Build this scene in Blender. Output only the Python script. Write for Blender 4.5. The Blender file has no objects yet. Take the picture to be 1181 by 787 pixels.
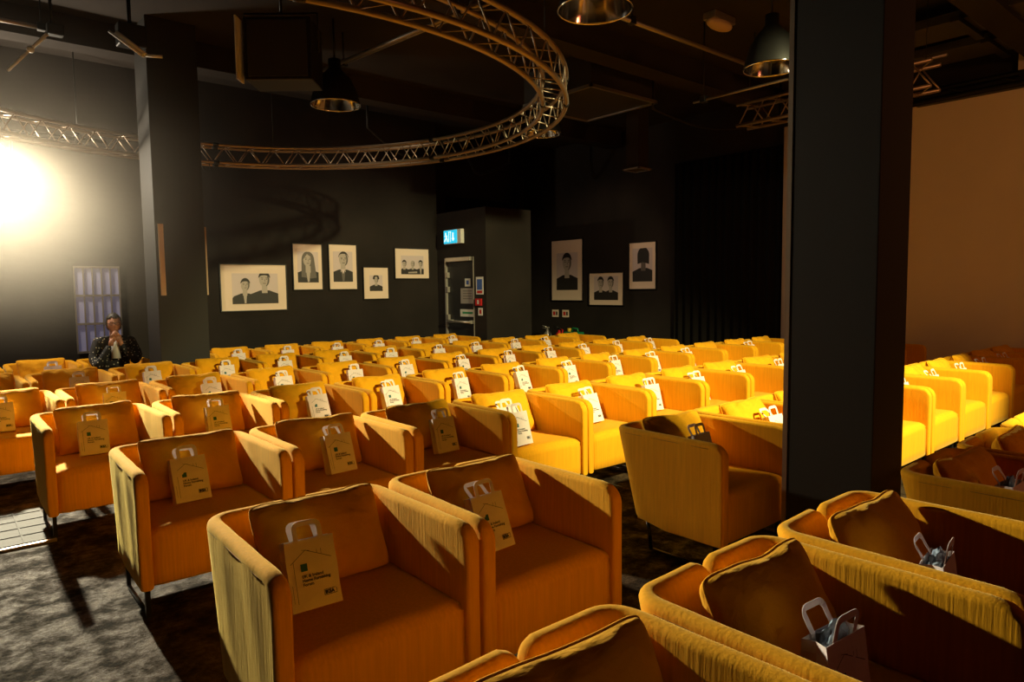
import bpy, bmesh, math, random
from math import sin, cos, pi, sqrt, radians, hypot
from mathutils import Vector, Matrix, noise
random.seed(7)
SC = bpy.context.scene
C = SC.collection
# ------------------------------------------------------------ materials
def mat(name, color, rough=.8, metal=0., bump=None, var=None, sheen=0., emis=None, estr=0., spec=.5):
    m = bpy.data.materials.new(name); m.use_nodes = True
    nt = m.node_tree; b = nt.nodes['Principled BSDF']
    b.inputs['Base Color'].default_value = (*color, 1)
    b.inputs['Roughness'].default_value = rough
    b.inputs['Metallic'].default_value = metal
    b.inputs['Specular IOR Level'].default_value = spec
    if sheen:
        b.inputs['Sheen Weight'].default_value = sheen
        b.inputs['Sheen Roughness'].default_value = .35
        b.inputs['Sheen Tint'].default_value = (1, .80, .25, 1)
    if emis:
        b.inputs['Emission Color'].default_value = (*emis, 1)
        b.inputs['Emission Strength'].default_value = estr
    tc = nt.nodes.new('ShaderNodeTexCoord')
    if var:                      # (scale xyz, amount): cloudy colour variation
        mp = nt.nodes.new('ShaderNodeMapping'); mp.inputs['Scale'].default_value = var[0]
        nz = nt.nodes.new('ShaderNodeTexNoise'); nz.inputs['Scale'].default_value = 1; nz.inputs['Detail'].default_value = 5
        rp = nt.nodes.new('ShaderNodeMapRange'); rp.inputs[1].default_value = .3; rp.inputs[2].default_value = .7
        rp.inputs[3].default_value = 1-var[1]; rp.inputs[4].default_value = 1+var[1]
        mx = nt.nodes.new('ShaderNodeVectorMath'); mx.operation = 'SCALE'
        mx.inputs[0].default_value = color
        nt.links.new(tc.outputs['Object'], mp.inputs[0]); nt.links.new(mp.outputs[0], nz.inputs['Vector'])
        nt.links.new(nz.outputs[0], rp.inputs[0]); nt.links.new(rp.outputs[0], mx.inputs['Scale'])
        nt.links.new(mx.outputs[0], b.inputs['Base Color'])
    if bump:                     # list of (scale xyz, strength, distance)
        prev = None
        for sc_, st, di in bump:
            mp = nt.nodes.new('ShaderNodeMapping'); mp.inputs['Scale'].default_value = sc_
            nz = nt.nodes.new('ShaderNodeTexNoise'); nz.inputs['Scale'].default_value = 1; nz.inputs['Detail'].default_value = 4
            bp = nt.nodes.new('ShaderNodeBump'); bp.inputs['Strength'].default_value = st; bp.inputs['Distance'].default_value = di
            nt.links.new(tc.outputs['Object'], mp.inputs[0]); nt.links.new(mp.outputs[0], nz.inputs['Vector'])
            nt.links.new(nz.outputs[0], bp.inputs['Height'])
            if prev: nt.links.new(prev.outputs[0], bp.inputs['Normal'])
            prev = bp
        nt.links.new(prev.outputs[0], b.inputs['Normal'])
    return m
FAB = (.80, .36, .006)
M = {}
M['fabric'] = mat('yellow upholstery', FAB, .9, bump=[((95, 95, 5), .24, .006), ((700, 700, 700), .3, .001)], var=((90, 90, 5), .07), sheen=.4, spec=.2)
M['pillow'] = mat('yellow pillow cloth', FAB, .9, bump=[((14, 30, 14), .5, .02), ((900, 900, 900), .35, .001)], var=((12, 12, 12), .06), sheen=.4, spec=.2)
M['seam'] = mat('seam thread', (.33, .15, .01), .9)
M['leg'] = mat('black powder coated steel', (.012, .012, .013), .35, spec=.4)
M['paper'] = mat('white paper', (.82, .71, .68), .75, bump=[((25, 25, 25), .3, .004)], var=((9, 9, 9), .05))
M['ink'] = mat('black print', (.03, .03, .03), .7)
M['teal'] = mat('teal print', (.02, .12, .13), .7)
M['cloth'] = mat('grey blue cloth', (.22, .28, .36), .9, bump=[((30, 30, 30), .6, .01)])
M['wall'] = mat('black painted wall', (.019, .0145, .012), .85, bump=[((2, 2, 6), .2, .02)], var=((1.2, 1.2, 1.2), .25), spec=.25)
M['curtain'] = mat('black stage curtain', (.011, .0092, .008), .95, spec=.1)
M['ceil'] = mat('black ceiling', (.032, .026, .023), .9, var=((.7, .7, .7), .3), spec=.2)
M['column'] = mat('dark grey column paint', (.020, .018, .017), .7, bump=[((3, 3, 1), .15, .02)], spec=.35)
M['rough'] = mat('dark plaster', (.05, .045, .04), .9)
M['screen'] = mat('off white screen cloth', (.72, .62, .52), .9, var=((.8, .8, .5), .06))
M['screenedge'] = mat('screen border', (.45, .36, .28), .8)
M['alu'] = mat('dull aluminium', (.42, .33, .25), .42, .85)
M['pipe'] = mat('scuffed steel pipe', (.38, .34, .30), .45, .8)
M['chrome'] = mat('polished chrome', (.85, .82, .78), .12, 1.)
M['black'] = mat('matt black metal', (.009, .0085, .008), .5, spec=.4)
M['duct'] = mat('painted duct', (.035, .032, .03), .6)
M['plate'] = mat('worn dark steel plate', (.035, .027, .019), .7, 0., spec=.1, bump=[((40, 40, 40), .6, .004)])
M['white'] = mat('white plastic', (.75, .74, .70), .5)
M['mount'] = mat('cream picture mount', (.84, .66, .52), .7)
M['frame'] = mat('black picture frame', (.01, .01, .01), .4)
M['photo_bg'] = mat('pale photo background', (.66, .54, .52), .6)
M['g1'] = mat('photo dark tone', (.028, .024, .022), .6)
M['g2'] = mat('photo mid tone', (.14, .12, .105), .6)
M['g3'] = mat('photo skin tone', (.46, .39, .34), .6)
M['door'] = mat('black door', (.012, .012, .012), .6)
M['steel'] = mat('brushed steel', (.62, .58, .52), .35, .7)
M['red'] = mat('red enamel', (.55, .02, .02), .35)
M['green'] = mat('green plastic', (.01, .16, .06), .4)
M['yellowcap'] = mat('yellow plastic cap', (.7, .45, .02), .5)
M['cyan'] = mat('lit cyan sign face', (.02, .45, .65), .5, emis=(.02, .55, .85), estr=.9)
M['signwhite'] = mat('lit white pictogram', (.8, .9, .95), .5, emis=(.7, .95, 1), estr=.9)
M['blue'] = mat('blue sign print', (.05, .13, .45), .6)
M['signgreen'] = mat('green sign print', (.03, .30, .12), .6)
M['pale'] = mat('pale sign board', (.72, .74, .66), .6)
M['grey'] = mat('grey sign board', (.36, .34, .31), .6)
M['glass'] = mat('dim bluish window pane', (.25, .26, .40), .25, emis=(.30, .30, .60), estr=.10)
M['skin'] = mat('skin', (.52, .25, .16), .55)
M['hair'] = mat('dark brown hair', (.02, .012, .009), .6)
M['lens'] = mat('lit lamp lens', (1, 1, 1), .4, emis=(1, .90, .74), estr=60)
M['amber'] = mat('warm strip batten', (.60, .44, .30), .7)
M['bulb'] = mat('frosted bulb', (.8, .8, .75), .4)

# speckled jacket
m = mat('dark speckled jacket', (.02, .02, .02), .85); nt = m.node_tree
vo = nt.nodes.new('ShaderNodeTexVoronoi'); vo.inputs['Scale'].default_value = 32
rp = nt.nodes.new('ShaderNodeValToRGB'); rp.color_ramp.elements[0].position = .22; rp.color_ramp.elements[0].color = (.6, .55, .45, 1)
rp.color_ramp.elements[1].position = .27; rp.color_ramp.elements[1].color = (.02, .02, .022, 1)
tc = nt.nodes.new('ShaderNodeTexCoord'); nt.links.new(tc.outputs['Object'], vo.inputs['Vector'])
nt.links.new(vo.outputs['Distance'], rp.inputs[0]); nt.links.new(rp.outputs[0], nt.nodes['Principled BSDF'].inputs['Base Color'])
M['jacket'] = m
# floor: worn dark concrete, patchy gloss partly painted as paler patches
m = mat('worn dark concrete', (.05, .043, .038), .4); nt = m.node_tree; b = nt.nodes['Principled BSDF']
tc = nt.nodes.new('ShaderNodeTexCoord')
n1 = nt.nodes.new('ShaderNodeTexNoise'); n1.inputs['Scale'].default_value = 5.5; n1.inputs['Detail'].default_value = 9; n1.inputs['Roughness'].default_value = .76
n1.inputs['Distortion'].default_value = .15
n2 = nt.nodes.new('ShaderNodeTexNoise'); n2.inputs['Scale'].default_value = 55; n2.inputs['Detail'].default_value = 6; n2.inputs['Roughness'].default_value = .7
cr = nt.nodes.new('ShaderNodeValToRGB'); cr.color_ramp.elements[0].position = .40; cr.color_ramp.elements[0].color = (.010, .0075, .0055, 1)
cr.color_ramp.elements[1].position = .62; cr.color_ramp.elements[1].color = (.075, .050, .031, 1)
rr = nt.nodes.new('ShaderNodeMapRange'); rr.inputs[1].default_value = .44; rr.inputs[2].default_value = .60; rr.inputs[3].default_value = .90; rr.inputs[4].default_value = .33
bp = nt.nodes.new('ShaderNodeBump'); bp.inputs['Strength'].default_value = .3; bp.inputs['Distance'].default_value = .010
bp2 = nt.nodes.new('ShaderNodeBump'); bp2.inputs['Strength'].default_value = .9; bp2.inputs['Distance'].default_value = .014
for n in (n1, n2): nt.links.new(tc.outputs['Object'], n.inputs['Vector'])
nt.links.new(n1.outputs[0], cr.inputs[0]); nt.links.new(cr.outputs[0], b.inputs['Base Color'])
nt.links.new(n1.outputs[0], rr.inputs[0]); nt.links.new(rr.outputs[0], b.inputs['Roughness'])
nt.links.new(n1.outputs[0], bp.inputs['Height']); nt.links.new(n2.outputs[0], bp2.inputs['Height'])
nt.links.new(bp.outputs[0], bp2.inputs['Normal']); nt.links.new(bp2.outputs[0], b.inputs['Normal'])
b.inputs['Specular IOR Level'].default_value = .05; b.inputs['Specular Tint'].default_value = (1, .86, .70, 1)
M['floor'] = m

# ------------------------------------------------------------ mesh helpers
def obj(name, bm, material, parent=None, smooth=False, loc=None):
    me = bpy.data.meshes.new(name); bm.to_mesh(me); bm.free()
    for mm in (material if isinstance(material, (list, tuple)) else [material]): me.materials.append(mm)
    if smooth:
        for p in me.polygons: p.use_smooth = True
    o = bpy.data.objects.new(name, me); C.objects.link(o)
    if parent: o.parent = parent
    if loc: o.location = loc
    return o
def tag(o, label, cat, group=None, kind=None):
    o['label'] = label; o['category'] = cat
    if group: o['group'] = group
    if kind: o['kind'] = kind
    return o
def thing(name, label, cat, loc=(0, 0, 0), rotz=0, group=None):
    o = bpy.data.objects.new(name, None); C.objects.link(o)
    o.location = loc; o.rotation_euler = (0, 0, rotz); o.empty_display_size = .1
    return tag(o, label, cat, group)
def struct(name, bm, m, smooth=False):
    o = obj(name, bm, m, None, smooth); o['kind'] = 'structure'; return o
def box(bm, x0, x1, y0, y1, z0, z1, bev=0, mi=0, mtx=None):
    r = bmesh.ops.create_cube(bm, size=1)
    vs = r['verts']
    for v in vs:
        v.co = Vector(((x0+x1)/2+v.co.x*(x1-x0), (y0+y1)/2+v.co.y*(y1-y0), (z0+z1)/2+v.co.z*(z1-z0)))
    fs = set(f for v in vs for f in v.link_faces)
    for f in fs: f.material_index = mi
    if bev:
        es = list(set(e for v in vs for e in v.link_edges))
        g = bmesh.ops.bevel(bm, geom=es, offset=bev, segments=3, profile=.6, affect='EDGES')
        for f in g['faces']: f.material_index = mi
        vs = list(set(v for f in g['faces'] for v in f.verts))
    if mtx:
        bmesh.ops.transform(bm, matrix=mtx, verts=vs)
    return bm
def B(*a, **k): return box(bmesh.new(), *a, **k)
def tube(bm, pts, r, n=8, closed=False, mi=0, caps=True):
    pts = [Vector(p) for p in pts]; N = len(pts); rings = []
    rad = r if isinstance(r, (list, tuple)) else [r]*N
    up = None
    for i, p in enumerate(pts):
        a = pts[(i-1) % N] if (closed or i > 0) else p
        c = pts[(i+1) % N] if (closed or i < N-1) else p
        t = (c-a).normalized()
        if up is None:
            up = Vector((0, 0, 1)) if abs(t.z) < .9 else Vector((1, 0, 0))
        s = t.cross(up).normalized(); u = s.cross(t).normalized(); up = u
        rings.append([bm.verts.new(p+rad[i]*(cos(2*pi*k/n)*s+sin(2*pi*k/n)*u)) for k in range(n)])
    m = N if closed else N-1
    for i in range(m):
        A, Bb = rings[i], rings[(i+1) % N]
        for k in range(n):
            f = bm.faces.new((A[k], A[(k+1) % n], Bb[(k+1) % n], Bb[k])); f.material_index = mi; f.smooth = True
    if not closed and caps:
        f = bm.faces.new(rings[0][::-1]); f.material_index = mi
        f = bm.faces.new(rings[-1]); f.material_index = mi
    return bm
def T(pts, r, n=8, closed=False): return tube(bmesh.new(), pts, r, n, closed)
def lathe(bm, prof, n=28, cx=0, cy=0, mi=0):
    rings = []
    for r, z in prof:
        rings.append([bm.verts.new((cx+r*cos(2*pi*k/n), cy+r*sin(2*pi*k/n), z)) for k in range(n)] if r > 1e-5 else [bm.verts.new((cx, cy, z))])
    for A, Bb in zip(rings, rings[1:]):
        for k in range(n):
            if len(A) == 1 and len(Bb) == 1: continue
            if len(A) == 1: vs = (A[0], Bb[(k+1) % n], Bb[k])
            elif len(Bb) == 1: vs = (A[k], A[(k+1) % n], Bb[0])
            else: vs = (A[k], A[(k+1) % n], Bb[(k+1) % n], Bb[k])
            f = bm.faces.new(vs); f.smooth = True; f.material_index = mi
    return bm
def copy_tree(o, parent=None):
    c = o.copy(); C.objects.link(c); c.parent = parent
    for ch in list(o.children): copy_tree(ch, c)
    return c

# ------------------------------------------------------------ armchair
WID = .72; ZT = .673; ZB = .144; TH = .056
def shear_y(y, z): return y*(1-.20*(ZT-z)/.53)
def shell_half(sg):
    """one L-shaped upholstered side: armrest plus half of the back; rounded tops at both free ends"""
    bm = bmesh.new(); path = []
    xo = .354-TH/2; xb = .344-TH/2; yb = .743-TH/2; R = .075
    n = 14
    for i in range(n+1):
        t = i/n; t = t*t*(3-2*t) if 0 else t
        y = t*(yb-R); path.append((xo+(xb-xo)*y/yb, y))
    for k in range(1, 8):
        a = k/7*pi/2; path.append((xb-R+R*cos(a), yb-R+R*sin(a)))
    x0 = xb-R
    for i in range(1, 11):
        path.append((x0+(.004-x0)*i/10, yb+.006*i/10))
    # refine both ends
    def refine(p, q, fr): return [(p[0]+(q[0]-p[0])*f, p[1]+(q[1]-p[1])*f) for f in fr]
    path = [path[0]]+refine(path[0], path[1], [.08, .2, .35, .55, .8])+path[1:]
    path = path[:-1]+refine(path[-2], path[-1], [.2, .45, .65, .8, .92])+[path[-1]]
    S = [0]
    for p, q in zip(path, path[1:]): S.append(S[-1]+hypot(q[0]-p[0], q[1]-p[1]))
    L = S[-1]; rings = []; seam = []
    for i, (x, y) in enumerate(path):
        a = path[max(0, i-1)]; c = path[min(len(path)-1, i+1)]
        tx, ty = c[0]-a[0], c[1]-a[1]; l = hypot(tx, ty); tx /= l; ty /= l
        nx, ny = ty, -tx     # outward for this sense
        s = S[i]; e = L-s; zt = ZT; th = TH
        for d, RR in ((s, .075), (e, .055)):
            if d < RR: zt = min(zt, ZT-RR+sqrt(max(0, RR*RR-(RR-d)**2)))
            if d < .016: th = TH*(.62+.38*sqrt(max(0, 1-(1-d/.016)**2)))
        h = th/2; r = min(.024, h*.9); rb = .010; sec = []
        for k in range(6): a_ = k/5*pi/2; sec.append((h-r+r*cos(a_), zt-r+r*sin(a_)))
        for k in range(6): a_ = pi/2+k/5*pi/2; sec.append((-h+r+r*cos(a_), zt-r+r*sin(a_)))
        for k in range(3): a_ = pi+k/2*pi/2; sec.append((-h+rb+rb*cos(a_), ZB+rb+rb*sin(a_)))
        for k in range(3): a_ = 1.5*pi+k/2*pi/2; sec.append((h-rb+rb*cos(a_), ZB+rb+rb*sin(a_)))
        # vertical subdivision of long sides for soft billow
        full = []
        for k, (u, z) in enumerate(sec):
            full.append((u, z))
            u2, z2 = sec[(k+1) % len(sec)]
            if abs(z2-z) > .2:
                for f in (.2, .4, .6, .8): full.append((u+(u2-u)*f, z+(z2-z)*f))
        lift = .035*max(0, min(1, (y-.45)/.29)) # back lower corner rises a little
        ring = []
        for u, z in full:
            f = (z-ZB)/(ZT-ZB); z = z+lift*(1-f)**2*1.2 if z < ZB+.2 else z
            X = (x+nx*u); Y = y+ny*u
            bill = .003*noise.noise(Vector((X*9, Y*9, z*2.5+sg*7)))
            X += nx*bill; Y += ny*bill
            ring.append(bm.verts.new((sg*X, shear_y(Y, z), z)))
        rings.append(ring)
        if s > .07 and e > .05:
            u = h-.0002; z = zt-r-.004; seam.append((sg*(x+nx*u), shear_y(y+ny*u, z), z))
    for A, Bb in zip(rings, rings[1:]):
        for k in range(len(A)):
            vs = (A[k], A[(k+1) % len(A)], Bb[(k+1) % len(A)], Bb[k])
            f = bm.faces.new(vs if sg < 0 else vs[::-1]); f.smooth = True
    for rg, fl in ((rings[0], 1), (rings[-1], 0)):
        f = bm.faces.new(rg if (fl ^ (sg < 0)) else rg[::-1])
    bmesh.ops.recalc_face_normals(bm, faces=bm.faces)
    return bm, seam
def seat_bm():
    bm = bmesh.new(); prof = []
    y0, y1, z0, z1, R = .010, .585, .152, .412, .055
    prof.append((y0+.008, z0)); prof.append((y0, z0+.01))
    for f in (.3, .6): prof.append((y0, z0+(z1-R-z0)*f))
    for k in range(8): a = k/7*pi/2; prof.append((y0+R-R*cos(a), z1-R+R*sin(a)))
    for f in (.2, .4, .6, .8, 1): prof.append((y0+R+(y1-y0-R)*f, z1))
    prof.append((y1, z0))
    N = 14; rows = []
    for i in range(N+1):
        u = -1+2*i/N; x = u*.2985; row = []
        e = 1-abs(u)**10
        for (y, z) in prof:
            if z > z0+.05: z2 = z+.010*(1-u*u)-.014*(1-e)
            else: z2 = z
            yy = y+(.010*(1-e) if y < .02 else 0)-(0.004*(1-u*u) if y < .012 else 0)
            row.append(bm.verts.new((x, yy, z2)))
        rows.append(row)
    for A, Bb in zip(rows, rows[1:]):
        for k in range(len(A)):
            f = bm.faces.new((A[k], Bb[k], Bb[(k+1) % len(A)], A[(k+1) % len(A)])); f.smooth = k < len(A)-2
    bm.faces.new(rows[0]); bm.faces.new(rows[-1][::-1])
    bmesh.ops.recalc_face_normals(bm, faces=bm.faces)
    return bm
def make_chair():
    t = thing('armchair', 'x', 'armchair')
    for sg in (-1, 1):
        bm, seam = shell_half(sg)
        s = obj('arm_shell', bm, M['fabric'], t)
        obj('seam', T(seam, .0013, 5), M['seam'], s)
    obj('seat', seat_bm(), M['fabric'], t)
    for sg in (-1, 1):
        x = sg*.315
        bm = bmesh.new(); box(bm, x-.011, x+.011, .055, .077, 0.0, .155, .002); obj('leg', bm, M['leg'], t)
        obj('leg', T([(x, .50, .165), (x, .485, .09), (x, .475, .010)], .010, 8), M['leg'], t)
        obj('runner', T([(x, .077, .010), (x, .465, .010)], .009, 8), M['leg'], t)
    return t
# ------------------------------------------------------------ pillow
def pillow_bm(seed, w=.49, h=.335, th=.16):
    bm = bmesh.new(); NU, NV = 30, 24
    def P(u, v, side):
        x = .5*w*u*(1-.05*(1-v*v)-.055*abs(u*v)**7); z = .5*h*v*(1-.07*(1-u*u)-.07*abs(u*v)**7)
        th_ = th/2*max(0, (1-abs(u)**3.4))**.42*max(0, (1-abs(v)**3.4))**.42
        # heavier bottom
        th_ *= 1-.18*v
        wr = .010*noise.noise(Vector((u*2.3+seed*5, v*2.0, side*3)))+.005*noise.noise(Vector((u*7+seed, v*3, side)))
        # creases fanning from the top edge
        cr = .010*max(0, v)**2*sin(u*13+seed*2+2*v+1.5*noise.noise(Vector((u*3, seed, 0))))
        lip = .012*math.exp(-((v-.80)/.10)**2)*noise.noise(Vector((u*4+seed, 3.3, side*2)))
        e = (1-u*u)*(1-v*v)
        y = side*(th_+(wr+cr+lip)*min(1, e*6))
        z += .007*noise.noise(Vector((u*1.6, seed*3.1, 1)))*max(0, v)
        return (x, y, z+.0012*sin(9*u+seed)*max(0, v)**4)
    grid = {}
    for side in (-1, 1):
        for i in range(NU+1):
            for j in range(NV+1):
                u = sin((-1+2*i/NU)*pi/2*.98)/sin(pi/2*.98); v = sin((-1+2*j/NV)*pi/2*.98)/sin(pi/2*.98)
                edge = i in (0, NU) or j in (0, NV)
                if side == 1 and edge: grid[(1, i, j)] = grid[(-1, i, j)]; continue
                x, y, z = P(u, v, side)
                if edge: y = 0
                grid[(side, i, j)] = bm.verts.new((x, y, z))
    for side in (-1, 1):
        for i in range(NU):
            for j in range(NV):
                q = [grid[(side, i, j)], grid[(side, i+1, j)], grid[(side, i+1, j+1)], grid[(side, i, j+1)]]
                f = bm.faces.new(q if side < 0 else q[::-1]); f.smooth = True
    loop = [grid[(-1, i, 0)].co.copy() for i in range(NU)]+[grid[(-1, NU, j)].co.copy() for j in range(NV)] + \
           [grid[(-1, i, NV)].co.copy() for i in range(NU, 0, -1)]+[grid[(-1, 0, j)].co.copy() for j in range(NV, 0, -1)]
    # tilt back and squash bottom on the seat
    R = Matrix.Rotation(radians(-24), 4, 'X')
    def fin(co):
        c = R @ co; c.z += h/2*cos(radians(24)); 
        if c.z < .03: c.z = .012+(c.z+.0)*.35 if c.z > -.03 else .001
        c.z = max(c.z, .001)
        return c
    for v in bm.verts: v.co = fin(v.co)
    return bm, [fin(p) for p in loop]
def make_pillow(seed):
    t = thing('throw_pillow', 'x', 'pillow')
    bm, loop = pillow_bm(seed)
    obj('cover', bm, M['pillow'], t)
    obj('piping', T(loop, .0045, 6, True), M['fabric'], t)
    return t
# ------------------------------------------------------------ paper bag
def text_into(bm, body, x, z, size, y, mi, bold=.0):
    cu = bpy.data.curves.new('t', 'FONT'); cu.body = body; cu.size = size; cu.offset = bold; cu.space_line = .95
    cu.resolution_u = 2
    o = bpy.data.objects.new('t', cu); C.objects.link(o)
    dg = bpy.context.evaluated_depsgraph_get(); me = o.evaluated_get(dg).to_mesh()
    vs = [bm.verts.new((x+v.co.x, y, z+v.co.y)) for v in me.vertices]
    for p in me.polygons:
        try: f = bm.faces.new([vs[i] for i in p.vertices]); f.material_index = mi
        except ValueError: pass
    o.evaluated_get(dg).to_mesh_clear(); bpy.data.objects.remove(o); bpy.data.curves.remove(cu)
def strip(bm, a, b, w, y, mi=0):
    a = Vector((a[0], 0, a[1])); b = Vector((b[0], 0, b[1])); d = (b-a).normalized(); n = Vector((d.z, 0, -d.x))*w/2
    f = bm.faces.new([bm.verts.new(Vector((p.x, y, p.z))) for p in (a-n, b-n, b+n, a+n)]); f.material_index = mi
BW, BH, BD = .168, .222, .070
def bag_body(seed, openw=1.):
    bm = bmesh.new(); levels = 9; t = .0012; outer = []
    def ring(z, shrink, off):
        w = BW/2-off; d = BD/2*shrink*openw-off; g = .35*d*(z/BH)   # gusset folds in
        pts = [(-w, -d), (-w*.3, -d), (w*.3, -d), (w, -d), (w-g, 0), (w, d), (w*.3, d), (-w*.3, d), (-w, d), (-w+g, 0)]
        out = []
        for x, y in pts:
            k = .004*noise.noise(Vector((x*14+seed, y*9, z*11)))*(z > .02)
            out.append(bm.verts.new((x+k, y+k*1.2, z)))
        return out
    for i in range(levels): z = BH*i/(levels-1); outer.append(ring(z, 1-.30*z/BH, 0))
    inner = [ring(BH*i/(levels-1)+(.002 if i == 0 else 0), 1-.30*i/(levels-1), t) for i in range(levels)]
    n = 10
    for R_, fl in ((outer, 0), (inner, 1)):
        for A, Bb in zip(R_, R_[1:]):
            for k in range(n):
                q = (A[k], A[(k+1) % n], Bb[(k+1) % n], Bb[k]); bm.faces.new(q[::-1] if fl else q)
        bm.faces.new(R_[0] if fl else R_[0][::-1])
    for k in range(n):
        bm.faces.new((outer[-1][k], outer[-1][(k+1) % n], inner[-1][(k+1) % n], inner[-1][k]))
    return bm
def flat_path(bm, pts, w, t, ydir):
    """flat paper band following pts (x,y,z) with width in-plane"""
    P = [Vector(p) for p in pts]; rings = []
    for i, p in enumerate(P):
        a = P[max(0, i-1)]; c = P[min(len(P)-1, i+1)]; d = (c-a).normalized()
        n = d.cross(Vector((0, 1, 0))).normalized()
        rings.append([bm.verts.new(p+n*w/2*s1+Vector((0, t/2*s2, 0))) for s1, s2 in ((-1, -1), (1, -1), (1, 1), (-1, 1))])
    for A, Bb in zip(rings, rings[1:]):
        for k in range(4): bm.faces.new((A[k], A[(k+1) % 4], Bb[(k+1) % 4], Bb[k]))
    bm.faces.new(rings[0][::-1]); bm.faces.new(rings[-1])
    return bm
def make_bag(seed, openw=1., tilt=0, hand=(0, 0)):
    t = thing('paper_bag', 'x', 'paper bag')
    b = obj('bag_body', bag_body(seed, openw), M['paper'], t)
    for s in (-1, 1):
        y = s*(BD/2*.70*openw)*.98 - s*.003; lean = hand[0] if s < 0 else hand[1]
        hw = .042; pts = [(-hw, y, BH-.035), (-hw, y, BH)]
        for k in range(5): a = pi-k/4*pi/2; pts.append((-hw+.016+.016*cos(a), y+lean*(.04+.016*sin(a)), BH+.036+.016*sin(a)))
        for k in range(5): a = pi/2-k/4*pi/2; pts.append((hw-.016+.016*cos(a), y+lean*(.04+.016*sin(a)), BH+.036+.016*sin(a)))
        pts += [(hw, y, BH), (hw, y, BH-.035)]
        obj('handle', flat_path(bmesh.new(), pts, .017, .0018, 0), M['paper'], t)
    bm = bmesh.new()
    # print laid on the sloping front sheet: built flat in x/z, then leaned
    strip(bm, (-.062, .025), (-.062, .158), .0014, 0)
    strip(bm, (-.072, .151), (-.018, .188), .0016, 0)
    strip(bm, (-.030, .190), (-.004, .184), .0012, 0)
    strip(bm, (-.018, .188), (.066, .150), .0016, 0)
    strip(bm, (.020, .172), (.020, .184), .0012, 0); strip(bm, (.034, .166), (.034, .184), .0012, 0)
    strip(bm, (-.074, .030), (-.074, .085), .001, 0)
    f = bm.faces.new([bm.verts.new((x, 0, z)) for x, z in ((-.040, .122), (-.018, .122), (-.018, .146), (-.040, .146))]); f.material_index = 1
    text_into(bm, 'UK & Ireland\nHome Furnishing\nForum', -.040, .101, .0136, 0, 0, .0004)
    # boxed logo: dark block with oval and letters
    for a_, b_ in (((.026, .050), (.068, .050)), ((.026, .033), (.068, .033)), ((.026, .033), (.026, .050)), ((.068, .033), (.068, .050))): strip(bm, a_, b_, .0018, 0)
    text_into(bm, 'IKEA', .0285, .0365, .0150, 0, 0, .0012)
    ang = math.atan(.30*BD/2*openw/BH)
    for v in bm.verts: v.co.y = -(BD/2*openw)*(1-.30*v.co.z/BH)-.0022
    obj('printed_design', bm, [M['ink'], M['teal']], t)
    if tilt:
        Rm = Matrix.Rotation(radians(-tilt), 4, 'X')
        for ch in t.children:
            ch.data.transform(Rm)
    return t
ORD = ['zero', 'first', 'second', 'third', 'fourth', 'fifth', 'sixth', 'seventh', 'eighth', 'ninth', 'tenth', 'eleventh', 'twelfth', 'thirteenth']
ROWN = ['nearest row', 'second row from camera', 'third row from camera', 'fourth row from camera',
        'fifth row from camera', 'sixth row from camera', 'back row']
chair0 = make_chair(); pillows0 = [make_pillow(s) for s in (0, 1, 2, 3)]
bags0 = [make_bag(0, 1., 17, (.15, .5)), make_bag(1, .8, 14, (.05, .3)), make_bag(2, 1.25, 4, (-.2, .45)), make_bag(3, .9, 19, (0, .6))]
used = set()
def inst(proto, loc, rz, label, group):
    if proto.name not in used: used.add(proto.name); o = proto
    else: o = copy_tree(proto)
    o.location = loc; o.rotation_euler = (0, 0, rz); o['label'] = label; o['group'] = group
    return o
D = 1.451; Y0 = 1.866
XO = {0: .62, 1: .811, 2: .647, 3: .477, 4: .778, 5: .70, 6: .62, 'A': .675}
YO = {0: 0, 1: .02, 2: 0, 3: .064, 4: -.04, 5: 0, 6: 0, 'A': -.039}
rows = {0: [0, 1, 2, 3.45, 4.45, 5.45], 1: [0, 1]+list(range(3, 13)), 2: list(range(0, 13)), 3: list(range(0, 13)),
        4: list(range(-1, 11)), 5: list(range(-2, 11)), 6: [-1, 0, 1]+list(range(3, 9))}
bagx = {(1, 0): (-.035, .33), (1, 1): (.0, .33), (2, 0): (0, .34), (2, 1): (.09, .33), (2, 2): (.1, .32), (3, 0): (0.0, .33), (3, 1): (.06, .33), (3, 2): (.12, .33),
        (0, 1): (-.06, .28), (0, 2): (-.095, .28), (0, 0): (.15, .05), (1, 3): (.02, .33), (0, 3.45): (-.05, .36), (4, -1): (.02, .33), (2, 3): (-.07, .33)}
special = {
 (0, 0): 'closest armchair, cut off at the bottom edge with only pillow and arm showing',
 (0, 1): 'nearest-row armchair whose rumpled pillow is just below the black pillar',
 (0, 2): 'yellow armchair in the nearest row cut by the right edge, directly at the pillar foot',
 (1, 0): 'large orange-lit yellow armchair facing us at bottom centre-left, whole front in view',
 (1, 1): 'yellow armchair touching the right arm of the large front one, at bottom centre',
 (1, 3): 'yellow armchair seen from its outer left side, dim, just left of the black pillar',
 (2, 0): 'armchair at the left end of the third row, bright streaks on outer arm',
 (3, 0): 'yellow armchair at the open left end of the fourth row beside the floor plate',
 (6, 1): 'yellow armchair in the back row in which the seated person sits'}
seats = {}
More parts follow.
